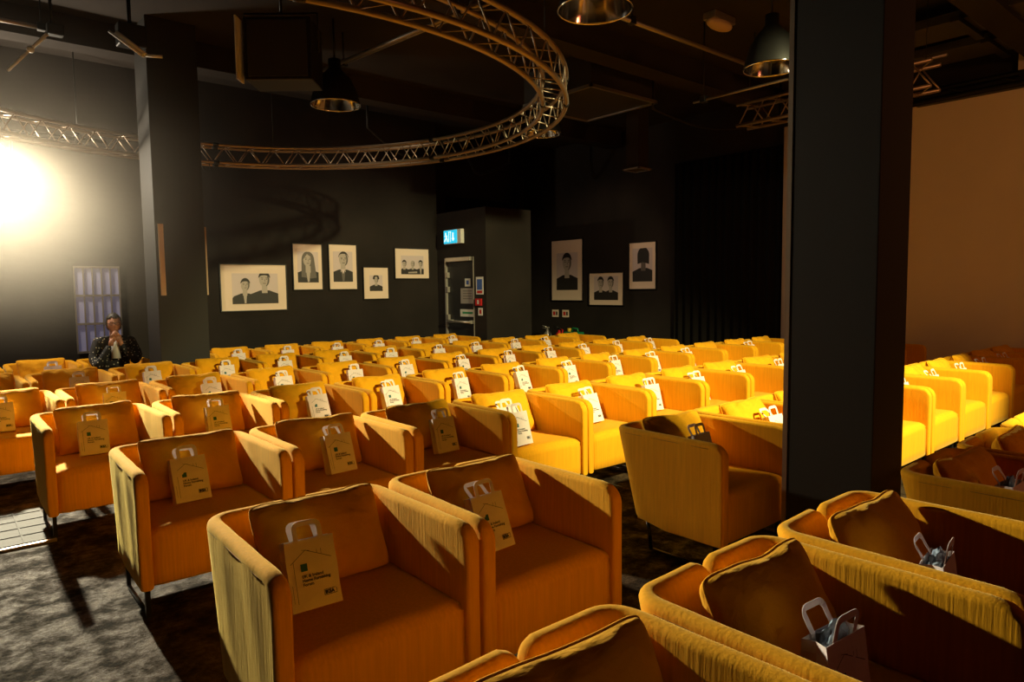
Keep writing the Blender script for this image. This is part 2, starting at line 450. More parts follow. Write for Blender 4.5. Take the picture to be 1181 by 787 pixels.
for r, idx in rows.items():
    for n, i in enumerate(idx, 1):
        seg = 'A' if (r == 1 and i < 2) else r
        th = -.021 if seg == 'A' else (.014 if r == 4 else .003)
        lx = WID*(i+.5)
        x = XO[seg]+cos(th)*lx; y = Y0+D*(r-1)+YO[seg]+sin(th)*lx
        rz = th+random.uniform(-.012, .012)+(0 if r else .015)
        where = f'{ORD[n]} from left, {ROWN[r]}'
        ch = inst(chair0, (x, y, 0), rz, special.get((r, i), f'yellow fabric armchair {where}'), 'yellow armchairs set out in rows')
        v = Matrix.Rotation(rz, 3, 'Z')
        if (r, i) == (6, 1): seats['person'] = (x, y, rz)
        px = .02+random.uniform(-.02, .02)
        if (r, i) != (6, 1):
            p = Vector((x, y, 0))+v @ Vector((px, .525+random.uniform(-.01, .01), .410))
            inst(pillows0[(int(i)*3+r*2) % 4], p, rz+random.uniform(-.08, .08),
                 f'yellow throw pillow on the chair {where}', 'yellow throw pillows on the armchairs')
        if r >= 3 and i > 9 and (i+r) % 2: continue
        if (r, i) in ((6, 1), (1, 12)): continue
        bx, by = bagx.get((r, i), (.10+random.uniform(-.05, .05), .33)); bx -= .045 if r != 1 else .08; by -= .042 if r else 0
        kind = 2 if r == 0 else [0, 1, 3][(int(i)+r) % 3]
        if (r, i) == (1, 0): kind = 0
        zb = .424 if kind == 2 else .426
        p = Vector((x, y, 0))+v @ Vector((bx, by, zb))
        inst(bags0[kind], p, rz+random.uniform(-.12, .12), f'white printed paper bag on the chair {where}', 'white paper bags on the armchairs')
        if r == 0:
            seats[('bag', i)] = (p, rz)
        if (r, i) == (2, 3):
            p = Vector((x, y, 0))+v @ Vector((-.19, .09, .426))
            inst(bags0[1], p, rz+.1, 'second white paper bag at the seat front of the fourth chair in the third row', 'white paper bags on the armchairs')
# cloth in the open bags of the nearest row
for n, i in enumerate((0, 1, 2, 3.45)):
    p, rz = seats[('bag', i)]
    bm = bmesh.new(); bmesh.ops.create_icosphere(bm, subdivisions=4, radius=1)
    for v_ in bm.verts:
        k = 1+.35*noise.noise(v_.co*2.2+Vector((n*4, 0, 0)))+.12*noise.noise(v_.co*6)
        v_.co = Vector((v_.co.x*.062*k, v_.co.y*.024*k, v_.co.z*.055*k+.190))
    o = obj('folded_cloth', bm, M['cloth'], None, True); o.location = p; o.rotation_euler = (0, 0, rz)
    for q in o.data.vertices: q.co.y += .012
    tag(o, f'grey-blue cloth stuffed in the white bag on the {ORD[n+1]} chair of the nearest row', 'cloth', 'cloths in the open bags')

# ------------------------------------------------------------ room
XL, XR, YF, YB, ZC = -7., 10.6, -5., 10.6, 4.5
struct('floor', B(XL-.2, XR+.2, YF-.2, 12.2, -.2, 0), M['floor'])
struct('ceiling', B(XL-.2, XR+.2, YF-.2, 12.2, ZC, ZC+.2), M['ceil'])
struct('wall_back', B(XL, 7.23, YB, YB+.2, 0, ZC), M['wall'])
struct('wall_left', B(XL-.2, XL, YF, YB, 0, ZC), M['wall'])
struct('wall_front', B(XL, XR, YF-.2, YF, 0, ZC), M['wall'])
struct('wall_right', B(XR, XR+.2, YF, 12, 0, ZC), M['wall'])
struct('wall_recess', B(7.23, XR, 12, 12.2, 0, ZC), M['wall'])
# lobby box in the corner with doorway in its left face
LX0, LX1, LY0 = 7.23, 8.25, 9.16
bm = bmesh.new()
dy0, dy1, dz = 9.50, 10.36, 2.03
box(bm, LX0, LX0+.1, LY0, dy0, 0, 2.85); box(bm, LX0, LX0+.1, dy1, YB+1.4, 0, 2.85); box(bm, LX0, LX0+.1, dy0, dy1, dz, 2.85)
box(bm, LX0+.1, LX1, LY0, LY0+.1, 0, 2.85); box(bm, LX1-.1, LX1, LY0+.1, 12, 0, 2.85); box(bm, LX0+.1, LX1-.1, LY0+.1, 12, 2.75, 2.85)
struct('wall_lobby', bm, M['wall'])
bm = bmesh.new()
box(bm, LX0+.03, LX0+.075, dy0+.02, dy1-.03, .01, dz-.03)
d1 = struct('door_1', bm, M['door'])
def hw(name, bm, m, lab=None):
    o = obj(name, bm, m, d1)
    if lab: o['label'] = lab
    return o
hw('door_frame', (lambda b_: (box(b_, LX0-.012, LX0+.03, dy1-.035, dy1, 0, dz), box(b_, LX0-.012, LX0+.03, dy0, dy0+.012, 0, dz), b_)[2])(bmesh.new()), M['steel'], 'pale steel frame edge')
hw('door_closer', B(LX0-.05, LX0+.03, dy0+.06, dy1-.08, dz-.065, dz+.005, .006), M['steel'], 'silver overhead closer')
for z in (.92, 1.42, 1.68):
    hw('hinge', B(LX0-.02, LX0+.03, dy1-.10, dy1-.03, z, z+.10, .004), M['steel'])
bm = bmesh.new(); tube(bm, [(LX0-.05, dy0+.03, .90), (LX0-.05, dy1-.15, .90)], .022, 10); box(bm, LX0-.05, LX0+.03, dy0+.04, dy0+.08, .87, .93); box(bm, LX0-.05, LX0+.03, dy1-.2, dy1-.16, .87, .93)
hw('push_bar', bm, M['steel'], 'silver push bar')
def plate_x(name, label, cat, X, ya, yb, za, zb, m, extra=(), th=.006, group=None):
    """sign on a wall facing -X; extra: (ya,yb,za,zb,mat) shapes on its face"""
    t = thing(name, label, cat, (X, (ya+yb)/2, (za+zb)/2), 0, group)
    cy, cz = (ya+yb)/2, (za+zb)/2
    obj('board', B(-th, 0, ya-cy, yb-cy, za-cz, zb-cz, .0015), m, t)
    for k, (a, b_, c, d, mm) in enumerate(extra):
        obj('print', B(-th-.0015, -th, a-cy, b_-cy, c-cz, d-cz), mm, t)
    return t
SX = LX0+.03
plate_x('door_sign', 'small pale square sign with blue disc high on the door', 'sign', SX, 9.64, 9.80, 1.52, 1.66, M['pale'], [(9.685, 9.755, 1.555, 1.625, M['blue'])])
plate_x('notice_board', 'grey rectangular notice on the upper door leaf', 'notice', SX, 9.53, 9.93, 1.22, 1.49, M['grey'], [(9.6, 9.86, 1.30+.045*k, 1.312+.045*k, M['g2']) for k in range(4)])
plate_x('exit_notice', 'pale green fire door notice above the push bar', 'sign', SX, 9.53, 9.95, .99, 1.12, M['pale'], [(9.58, 9.88, 1.04, 1.075, M['signgreen'])])
plate_x('instruction_sign', 'tall white sign with blue and red print beside the door', 'sign', LX0, 9.24, 9.44, 1.38, 1.68, M['white'], [(9.27, 9.41, 1.46, 1.64, M['blue']), (9.27, 9.41, 1.40, 1.445, M['red'])])
plate_x('call_point', 'red fire alarm call point on the wall by the door', 'call point', LX0, 9.28, 9.44, 1.19, 1.31, M['red'], [(9.34, 9.38, 1.215, 1.285, M['white'])], .03)
plate_x('alarm_sign', 'small white sign with red mark under the fire call point', 'sign', LX0, 9.27, 9.39, 1.02, 1.15, M['white'], [(9.30, 9.35, 1.05, 1.12, M['red'])])
# exit sign: lit box with running figure and door
es = thing('exit_sign', 'lit cyan running-figure exit sign above the door', 'exit sign', (LX0, 10.03, 2.40))
obj('housing', B(-.075, 0, -.27, .24, -.125, .125, .01), M['white'], es)
obj('sign_face', B(-.082, -.075, -.16, .235, -.115, .115), M['cyan'], es)
bm = bmesh.new()
def px(a, b_, c, d): box(bm, -.086, -.082, a, b_, c, d)
px(.16, .19, .045, .08)
tube(bm, [(-.085, .165, .04), (-.085, .15, -.01), (-.085, .185, -.05), (-.085, .21, -.08)], .012, 6)
tube(bm, [(-.085, .15, -.01), (-.085, .12, -.045), (-.085, .125, -.085)], .011, 6)
tube(bm, [(-.085, .20, .015), (-.085, .165, .03), (-.085, .125, .01)], .009, 6)
px(.075, .085, -.09, .09); px(.02, .03, -.09, .09); px(.02, .085, .08, .09)
tube(bm, [(-.085, -.05, .07), (-.085, -.05, -.06)], .012, 6)
tube(bm, [(-.085, -.02, -.03), (-.085, -.05, -.07), (-.085, -.08, -.03)], .010, 6)
obj('pictogram', bm, M['signwhite'], es)

# screen wall right
sc = thing('projection_screen', 'large pale projection screen on the right wall behind the pillar', 'screen', (10.45, 1.5, 0))
obj('screen_cloth', B(0, .03, -5.5, 4.05, .01, 3.88), M['screen'], sc)
obj('border', B(-.012, .04, 4.05, 4.12, .0, 3.95, .004), M['screenedge'], sc)
bm = bmesh.new()
for z in (3.90, 4.02): tube(bm, [(-.15, -5.6, z), (-.15, 2.3, z)], .03, 8)
for k in range(14): tube(bm, [(-.15, -5.4+k*.58, 3.90), (-.15, -5.1+k*.58, 4.02)], .012, 6)
box(bm, -.11, .03, -5.6, 2.2, 3.86, 3.98)
obj('top_bar', bm, M['black'], sc)
struct('trim_1', B(10.52, 10.6, -4.8, 2.6, 4.05, ZC), M['screen'])
# black curtain on the right wall beyond the screen (folds)
bm = bmesh.new()
def curtain(bm, x0, y0, x1, y1, z0, z1, amp=.03, wl=.16):
    L = hypot(x1-x0, y1-y0); n = int(L/.02); tx, ty = (x1-x0)/L, (y1-y0)/L; nx, ny = -ty, tx
    prev = None
    for i in range(n+1):
        s = L*i/n; a = amp*sin(2*pi*s/wl+1.5*noise.noise(Vector((s*2, 0, 0))))
        pts = [bm.verts.new((x0+tx*s+nx*(a+o), y0+ty*s+ny*(a+o), z)) for o in (0, .006) for z in (z0, z1)]
        if prev:
            bm.faces.new((prev[0], pts[0], pts[1], prev[1])); bm.faces.new((prev[2], prev[3], pts[3], pts[2])); bm.faces.new((prev[1], pts[1], pts[3], prev[3]))
            for f in bm.faces[-3:] if 0 else []: pass
        prev = pts
    for f in bm.faces: f.smooth = True
curtain(bm, 10.52, 7.75, 10.52, 5.68, .02, 3.7)
tag(obj('stage_curtain', bm, M['curtain']), 'black pleated stage curtain between the last portrait and the screen', 'curtain')
bm = bmesh.new(); curtain(bm, 10.35, 11.93, 8.4, 11.93, .02, 3.4)
tag(obj('stage_curtain', bm, M['curtain']), 'black pleated curtain in the recess right of the exit door', 'curtain')

# near pillar (dark cladding), left column
bm = bmesh.new()
PX0, PX1, PY0, PY1 = 3.27, 3.62, 1.305, 1.735
box(bm, PX0, PX1, PY0, PY1, 0, ZC, .006)
pl = tag(obj('pillar', bm, M['column']), 'thick dark grey square pillar in the right foreground, floor to ceiling', 'pillar')
obj('lit_edge_strip', B(PX0-.004, PX0+.02, PY1-.02, PY1+.004, 0, ZC), M['alu'], pl)['label'] = 'pale strip imitating the lit corner edge'  # strip added to imitate light catching the pillar's far corner
bm = bmesh.new()
box(bm, 2.0, 2.53, 8.48, 9.02, 0, ZC, .006)
tag(obj('pillar', bm, M['column']), 'dark square column at the left, near the seated person', 'pillar')
for k, (x, z0, z1, lab) in enumerate(((2.055, 1.44, 2.24, 'narrow pale vertical strip near the left edge of the far column'), (2.55, 1.44, 2.24, 'narrow pale vertical strip at the right edge of the far column'))):
    y = 8.47 if k == 0 else 8.60
    tag(obj('wall_strip', B(x-.027, x+.027, y-.02, y+.005, z0, z1, .003), M['amber']), lab, 'strip', 'pale strips on the far column')

# window, far left
bm = bmesh.new()
wx0, wx1, wz0, wz1 = 1.50, 2.02, .70, 1.82
w = thing('window_1', 'x', 'x', (wx0, YB, wz0)); del w['label']; del w['category']; w['kind'] = 'structure'
W_, H_ = wx1-wx0, wz1-wz0
obj('pane', B(.0, W_, -.02, -.005, 0, H_), M['glass'], w)
bm = bmesh.new()
for k in range(6): xx = W_*k/5; box(bm, xx-.008, xx+.008, -.045, -.02, 0, H_)
for k in range(4): zz = H_*k/3; box(bm, -.008, W_+.008, -.05, -.02, zz-.014, zz+.014)
obj('window_frame', bm, M['g2'], w)

# ------------------------------------------------------------ portraits
def poly(bm, pts, y, mi): 
    f = bm.faces.new([bm.verts.new((x, y, z)) for x, z in pts]); f.material_index = mi
def ell(cx, cz, rx, rz, n=20, a0=0, a1=2*pi, rot=0):
    out = []
    for k in range(n):
        a = a0+(a1-a0)*k/(n-1 if a1-a0 < 6.2 else n); x, z = rx*cos(a), rz*sin(a)
        out.append((cx+x*cos(rot)-z*sin(rot), cz+x*sin(rot)+z*cos(rot)))
    return out
# mats: 0 bg,1 dark,2 mid,3 skin
def figure(bm, cx, base, s, hair='short', shirt=None, turned=0, dark=False, y=0, arms=False, rot=0):
    """head-and-shoulders figure; s = head height"""
    sk = 2 if dark else 3; hc = base+s*1.42
    sh = 1.02*s
    pts = [(cx-sh, base), (cx-sh*.98, base+.35*s), (cx-sh*.8, base+.58*s), (cx-.28*s, base+.78*s), (cx+.28*s, base+.78*s), (cx+sh*.8, base+.58*s), (cx+sh*.98, base+.35*s), (cx+sh, base)]
    poly(bm, pts, y-.0002, 1)
    if hair == 'long':
        poly(bm, [(cx-.45*s, base+.35*s)]+[(cx+.42*s*cos(a)+0, hc+.52*s*sin(a)) for a in [pi-k*pi/12 for k in range(13)]]+[(cx+.55*s, base+.30*s), (cx+.2*s, base+.25*s)], y-.0005, 2)
    poly(bm, [(cx-.17*s, base+.62*s), (cx+.17*s, base+.62*s), (cx+.16*s, hc-.2*s), (cx-.16*s, hc-.2*s)], y-.0007, sk)
    if shirt: poly(bm, [(cx-.14*s, base+.80*s), (cx+.14*s, base+.80*s), (cx+.07*s, base+.05*s), (cx-.05*s, base+.02*s)], y-.0009, 3 if shirt == 'open' else 2)
    if shirt == 'tie': poly(bm, [(cx-.15*s, base+.80*s), (cx+.15*s, base+.80*s), (cx, base+.5*s)], y-.0010, 0)
    fx = cx+turned*.04*s
    poly(bm, ell(fx, hc, .31*s, .43*s, 22, rot=rot), y-.0011, sk)
    if hair in ('short', 'receding'):
        lo = .28 if hair == 'short' else .55
        a0, a1 = (.10, pi-.10)
        o_ = [(fx+.36*s*cos(a), hc+.05*s+.46*s*sin(a)) for a in [a0+(a1-a0)*k/12 for k in range(13)]]
        i_ = [(fx+.27*s*cos(a), hc+(.16 if hair == 'short' else .26)*s+(.10)*s*sin(a)) for a in [a1-(a1-a0)*k/8 for k in range(9)]]
        poly(bm, o_+i_, y-.0014, 1)
    elif hair == 'bob':
        poly(bm, [(fx-.42*s, hc-.40*s)]+[(fx+.43*s*cos(a), hc+.1*s+.46*s*sin(a)) for a in [pi-k*pi/12 for k in range(13)]]+[(fx+.42*s, hc-.42*s), (fx-.05*s, hc-.3*s)], y-.0014, 1)
    elif hair == 'long':
        poly(bm, [(fx-.33*s, hc)]+[(fx+.34*s*cos(a), hc+.02*s+.46*s*sin(a)) for a in [pi-k*pi/12 for k in range(13)]]+[(fx+.30*s, hc+.1*s), (fx-.05*s, hc+.36*s)], y-.0014, 2)
    elif hair == 'curly':
        for k in range(9): a = pi*k/8; poly(bm, ell(fx+.32*s*cos(a), hc+.12*s+.34*s*sin(a), .13*s, .13*s, 10), y-.0014-.00002*k, 1)
    # eyes, brows, nose shade, mouth
    if hair != 'bob':
        for d in (-1, 1):
            poly(bm, ell(fx+d*.13*s, hc+.03*s, .05*s, .022*s, 8), y-.0016, 1)
            strip(bm, (fx+d*.07*s, hc+.10*s), (fx+d*.20*s, hc+.11*s), .025*s, y-.0017, 1)
        strip(bm, (fx+.02*s, hc+.02*s), (fx+.05*s, hc-.11*s), .03*s, y-.0017, 2)
        strip(bm, (fx-.09*s, hc-.22*s), (fx+.09*s, hc-.22*s), .03*s, y-.0017, 1)
        poly(bm, [(fx+.31*s*cos(a), hc+.43*s*sin(a)) for a in [-1.2+k*.24 for k in range(10)]]+[(fx+.2*s*cos(a), hc+.40*s*sin(a)) for a in [1.0-k*.24 for k in range(10)]], y-.0012, 2)
    if arms:
        tubepts = [(cx-.7*s, base+.22*s), (cx+.7*s, base+.30*s)]
        strip(bm, tubepts[0], tubepts[1], .17*s, y-.0018, 3); strip(bm, (cx+.7*s, base+.14*s), (cx-.6*s, base+.12*s), .14*s, y-.0019, 2)
def portrait(label, wall, a, b_, z0, z1, pa, pb, pz0, pz1, figs, group='framed portraits'):
    """wall 'Y' (back wall, a..b = X) or 'X' (right wall, a..b = Y, seen left = larger Y)"""
    Wp, Hp = abs(b_-a), z1-z0
    if wall == 'Y': t = thing('framed_portrait', label, 'picture', (min(a, b_), YB, z0), 0, group)
    else: t = thing('framed_portrait', label, 'picture', (XR, max(a, b_), z0), -pi/2, group)
    fw = .014
    bm = bmesh.new()
    box(bm, -fw, 0, -.035, -.002, -fw, Hp+fw); box(bm, Wp, Wp+fw, -.035, -.002, -fw, Hp+fw); box(bm, 0, Wp, -.035, -.002, -fw, 0); box(bm, 0, Wp, -.035, -.002, Hp, Hp+fw)
    obj('frame', bm, M['frame'], t)
    obj('mount', B(0, Wp, -.022, -.002, 0, Hp), M['mount'], t)
    bm = bmesh.new(); pw, ph = pb-pa, pz1-pz0
    poly(bm, [(pa, pz0), (pb, pz0), (pb, pz1), (pa, pz1)], -.0235, 0)
    for k_, f in enumerate(figs): figure(bm, pa+pw*f[0], pz0, ph*f[1], y=-.024-.0022*k_, **f[2])
    # clip to the print rectangle
    for co, no in (((pa, 0, 0), (-1, 0, 0)), ((pb, 0, 0), (1, 0, 0)), ((0, 0, pz0), (0, 0, -1)), ((0, 0, pz1), (0, 0, 1))):
        bmesh.ops.bisect_plane(bm, geom=bm.verts[:]+bm.edges[:]+bm.faces[:], plane_co=co, plane_no=no, clear_outer=True)
    obj('photograph', bm, [M['photo_bg'], M['g1'], M['g2'], M['g3']], t)
    return t
portrait('wide framed portrait of two people leaning together, leftmost on the back wall', 'Y', 3.35, 4.34, 1.19, 1.88, .16, .86, .10, .56,
         [(.70, .56, dict(hair='short')), (.27, .44, dict(hair='bob' if 0 else 'short', shirt='open', turned=1, rot=-.25))])
portrait('framed portrait of a person with long fair hair, tall frame on the back wall', 'Y', 4.47, 4.95, 1.50, 2.22, .07, .42, .11, .60, [(.5, .52, dict(hair='long', shirt='open'))])
portrait('framed portrait of a person in dark jacket, right of the long-haired portrait', 'Y', 5.08, 5.57, 1.50, 2.23, .07, .42, .12, .62, [(.5, .52, dict(hair='receding', shirt='tie', turned=1))])
portrait('smallest framed portrait on the back wall, one curly-haired person', 'Y', 5.70, 6.17, 1.33, 1.86, .11, .36, .13, .40, [(.5, .52, dict(hair='curly'))])
portrait('framed portrait of three people standing side by side, nearest the exit door', 'Y', 6.32, 7.02, 1.68, 2.20, .12, .59, .07, .40,
         [(.14, .40, dict(hair='short')), (.86, .40, dict(hair='short', shirt='open')), (.5, .40, dict(hair='none', arms=True))])
portrait('large tall framed portrait of a dark-haired person, right of the door lobby', 'X', 11.06, 10.13, 1.21, 2.50, .15, .79, .22, 1.02, [(.5, .52, dict(hair='short'))])
portrait('squarish framed portrait of two people close together on the right wall', 'X', 9.93, 9.02, 1.12, 1.77, .13, .78, .10, .58, [(.28, .52, dict(hair='short')), (.70, .52, dict(hair='short'))])
portrait('framed portrait of a shadowed person with bobbed hair, rightmost picture', 'X', 8.86, 8.22, 1.44, 2.33, .08, .56, .14, .78, [(.55, .52, dict(hair='bob', dark=True))])

# extinguisher signs and extinguishers
for k, y in enumerate((10.98, 10.66)):
    t = plate_x('extinguisher_sign', ('left' if k == 0 else 'right')+' one of two small cream signs with red mark above the extinguishers', 'sign', XR, y-.10, y+.10, .84, 1.0, M['mount'],
            [(y+.0, y+.07, .88, .96, M['red']), (y-.07, y-.02, .88, .96, M['g1'])], group='signs above the extinguishers')
def extinguisher(x, y, body, label, horn):
    t = thing('fire_extinguisher', label, 'fire extinguisher', (x, y, 0), 0, 'fire extinguishers by the right wall')
    bm = bmesh.new(); lathe(bm, [(0, .0), (.085, 0), (.09, .02), (.09, .44), (.075, .50), (.035, .54), (.03, .58), (0, .58)], 24); obj('cylinder', bm, body, t)
    bm = bmesh.new(); lathe(bm, [(.0905, .16), (.0915, .17), (.0915, .34), (.0905, .35)], 24); obj('label_band', bm, M['white'] if body is not M['steel'] else M['red'], t)
    bm = bmesh.new(); box(bm, -.03, .03, -.03, .03, .575, .63, .005); tube(bm, [(0, 0, .62), (-.06, .10, .66)], .012, 6); tube(bm, [(0, 0, .60), (-.05, .12, .61)], .009, 6)
    obj('valve', bm, M['black'] if horn else M['steel'], t)
    obj('hose', T([(0, -.03, .60), (-.03, -.13, .58), (-.06, -.14, .45), (-.07, -.11, .25)], .014, 8), M['black'] if not horn else M['red'], t)
extinguisher(10.33, 10.95, M['steel'], 'steel fire extinguisher, left of the pair by the right wall', False)
extinguisher(10.33, 10.58, M['red'], 'red fire extinguisher with raised red hose, beside the green can', True)
t = thing('jerry_can', 'green plastic jerrycan with yellow cap behind the back chairs', 'jerrycan', (10.30, 10.12, 0))
bm = bmesh.new(); box(bm, -.13, .13, -.19, .19, .0, .56, .04); box(bm, -.135, -.128, -.14, .14, .10, .45); obj('can_body', bm, M['green'], t)
bm = bmesh.new(); tube(bm, [(0, -.12, .55), (0, -.11, .62), (0, .03, .64), (0, .06, .55)], .02, 8); obj('carry_handle', bm, M['green'], t)
bm = bmesh.new(); lathe(bm, [(0, .54), (.045, .54), (.045, .62), (.04, .63), (0, .63)], 16, 0, .13); obj('cap', bm, M['yellowcap'], t)

# ------------------------------------------------------------ overhead: ring truss, lamps, pipes
RC = Vector((2.32, 6.52)); ZR = 3.12
def cpt(R, a, z): return (RC.x+R*cos(a), RC.y+R*sin(a), z)
ring = thing('ring_truss', 'large circular aluminium lattice truss hanging over the seats', 'truss', (RC.x, RC.y, ZR))
N = 120; Ri, Ro, hh = 2.76, 2.97, .22
def rel(p): return (p[0]-RC.x, p[1]-RC.y, p[2]-ZR)
for R_, z in ((Ri, ZR), (Ro, ZR), (Ri, ZR+hh), (Ro, ZR+hh)):
    obj('chord', T([rel(cpt(R_, 2*pi*k/N, z)) for k in range(N)], .0215, 8, True), M['alu'], ring)
bm = bmesh.new(); K = 60
for k in range(K):
    a, b_, m_ = 2*pi*k/K, 2*pi*(k+1)/K, 2*pi*(k+.5)/K
    for R_ in (Ri, Ro):
        tube(bm, [rel(cpt(R_, a, ZR)), rel(cpt(R_, m_, ZR+hh))], .007, 5); tube(bm, [rel(cpt(R_, m_, ZR+hh)), rel(cpt(R_, b_, ZR))], .007, 5)
    for z in (ZR, ZR+hh):
        tube(bm, [rel(cpt(Ri, a, z)), rel(cpt(Ro, m_, z))], .006, 5)
obj('lattice', bm, M['alu'], ring)
for k in range(6):
    a = 2*pi*k/6+.3
    for R_ in (Ri, Ro):
        for z in (ZR, ZR+hh):
            p, q = rel(cpt(R_, a-.012, z)), rel(cpt(R_, a+.012, z)); obj('coupler', T([p, q], .027, 8), M['black'], ring)
for k in range(3):
    a = 2*pi*k/3+1.1; tube_ = T([rel(cpt((Ri+Ro)/2, a, ZR+hh)), rel(cpt((Ri+Ro)/2, a, ZC))], .004, 5); obj('hanging_wire', tube_, M['black'], ring)
bm = bmesh.new(); bm = T([rel(cpt(Ri, 1.42, ZR)), rel(cpt(Ri+.02, 1.40, ZR-.12)), rel(cpt(Ri, 1.375, ZR-.13)), rel(cpt(Ri, 1.38, ZR))], .004, 5); obj('safety_loop', bm, M['black'], ring)

def pendant(x, y, label, z=3.56, R=.28):
    t = thing('pendant_lamp', label, 'pendant lamp', (x, y, z), 0, 'bell-shaped pendant lamps')
    bm = bmesh.new(); prof = [(R, 0), (R*.985, .03), (R*.93, .09), (R*.80, .20), (R*.60, .30), (R*.38, .36), (R*.25, .40), (R*.25, .50), (0, .52)]
    inn = [(r-.006 if r > .02 else 0, z_-.004) for r, z_ in prof[::-1] if z_ < .39 or r < .02]
    lathe(bm, prof+[], 36); obj('lamp_shade', bm, M['black'], t)
    bm = bmesh.new(); lathe(bm, [(R-.004, .002), (R*.975-.004, .03), (R*.92-.004, .09), (R*.79-.004, .20), (R*.59-.004, .295), (R*.30, .34), (0, .345)], 36); obj('reflector', bm, M['chrome'], t)
    obj('rim', T([(R*cos(2*pi*k/36), R*sin(2*pi*k/36), 0) for k in range(36)], .008, 6, True), M['chrome'], t)
    bm = bmesh.new(); lathe(bm, [(0, .08), (.03, .09), (.045, .13), (.035, .18), (.02, .24), (.02, .33)], 16); obj('bulb', bm, M['bulb'], t)
    obj('hanging_rod', T([(0, 0, .50), (0, 0, ZC-z)], .012, 6), M['black'], t)
pendant(3.66, 7.33, 'chrome-rimmed pendant lamp hanging inside the ring truss', R=.275)
pendant(6.51, 6.97, 'chrome-rimmed pendant lamp half hidden behind the right of the ring truss', R=.25)
pendant(3.98, 3.67, 'nearest chrome-rimmed pendant lamp, cut by the top edge', R=.28)
pendant(6.35, 3.56, 'chrome-rimmed pendant lamp at the left edge of the near pillar', R=.26)

def straight_truss(label, x, y0, y1, z0, h=.26, w=.26):
    t = thing('straight_truss', label, 'truss', (x, y0, z0))
    L = y1-y0
    for dx in (0, w):
        for dz_ in (0, h): obj('chord', T([(dx, 0, dz_), (dx, L, dz_)], .022, 8), M['alu'], t)
    bm = bmesh.new(); n = max(2, round(L/.36)); st = L/n
    for k in range(n):
        for dx in (0, w): tube(bm, [(dx, k*st, 0), (dx, (k+.5)*st, h)], .009, 5); tube(bm, [(dx, (k+.5)*st, h), (dx, (k+1)*st-.03, 0)], .009, 5)
        for dz_ in (0, h): tube(bm, [(0, k*st, dz_), (w, (k+.5)*st, dz_)], .009, 5); tube(bm, [(w, (k+.5)*st, dz_), (0, (k+1)*st, dz_)], .009, 5)
    obj('lattice', bm, M['alu'], t)
    for yy in (.1, L-.1): obj('hanging_wire', T([(w/2, yy, h), (w/2, yy, ZC-z0)], .004, 5), M['black'], t)
straight_truss('straight lattice truss section passing behind the near pillar', 8.0, 2.72, 4.95, 3.50)
def pipe(label, a, b_, r=.02, m='pipe', clamps=()):
    t = thing('ceiling_pipe', label, 'pipe', a)
    A = Vector(a); Bv = Vector(b_)
    obj('tube', T([(0, 0, 0), Bv-A], r, 8), M[m], t)
    for f in clamps:
        p = (Bv-A)*f; bm = bmesh.new(); box(bm, p.x-.035, p.x+.035, p.y-.035, p.y+.035, p.z-.03, p.z+.045, .006); tube(bm, [p+Vector((0, 0, .04)), Vector((p.x, p.y, ZC-a[2]))], .008, 5)
        obj('clamp', bm, M[m if 0 else 'black'], t)
pipe('long steel pipe crossing the ceiling between two pendant lamps', (4.6, 4.58, 4.1), (8.2, 4.58, 4.1), .024, clamps=(.25, .88))
pipe('steel pipe over the middle of the ring truss', (3.78, 7.9, 4.1), (4.07, 5.2, 4.1), .022, clamps=(.1, .9))
pipe('second thinner pipe beside the one over the ring truss', (3.90, 7.9, 4.14), (4.20, 5.2, 4.14), .014, clamps=(.1, .9))
pipe('steel pipe high in the top left corner', (.1, 8.35, 4.1), (1.2, 8.35, 4.1), .022, clamps=(.15, .85))
pipe('short steel pipe at the top right above the pillar', (7.2, 3.15, 4.2), (7.2, 1.4, 4.2), .022, clamps=(.1, .9))
pipe('steel pipe above the screen, right of the pillar', (9.3, 5.1, 4.15), (9.3, 3.0, 4.15), .022, clamps=(.2, .8))
pipe('short steel pipe just left of the near pillar top', (7.0, 4.9, 3.62), (7.0, 3.5, 3.62), .014, clamps=(.1, .9))
# slanting rods / fixtures top left
t = thing('light_fixture', 'bar-shaped stage fixture with tubes whitened as if lit near the top left', 'stage light', (1.55, 7.95, 3.95), 0)
bm = bmesh.new(); tube(bm, [(0, 0, .12), (.27, -.12, -.10)], .014, 6); obj('tube_arm', bm, M['white'], t)  # white colour stands in for lamp light on the tubes
bm = bmesh.new(); tube(bm, [(.06, 0, .12), (.30, -.10, -.08)], .026, 8); tube(bm, [(.30, -.10, -.08), (.44, -.16, -.08)], .016, 8); obj('crossbar', bm, M['white'], t)
bm = bmesh.new(); box(bm, .08, .34, -.02, .14, .02, .24, .02); tube(bm, [(.2, .06, .22), (.2, .06, .55)], .02, 6); obj('lamp_body', bm, M['black'], t)
t = thing('stage_boom', 'slanting two-part boom arm whitened as if lit, reaching down at top left', 'boom arm', (1.10, 8.2, 4.05), 0)
A = Vector((0, 0, 0)); Bq = Vector((-.36, .15, -.42))
obj('arm_section', T([A, A.lerp(Bq, .46)], .017, 8), M['white'], t); obj('arm_section', T([A.lerp(Bq, .50), Bq], .015, 8), M['white'], t)  # arm coloured white to look lit by the lamp
bm = bmesh.new(); bmesh.ops.create_icosphere(bm, subdivisions=2, radius=.035, matrix=Matrix.Translation(A.lerp(Bq, .48))); obj('joint', bm, M['white'], t, True)
bm = bmesh.new(); box(bm, -.04, .10, -.05, .05, -.05, .06, .015); tube(bm, [(0, 0, .05), (0, 0, .45)], .015, 6); obj('bracket', bm, M['black'], t)
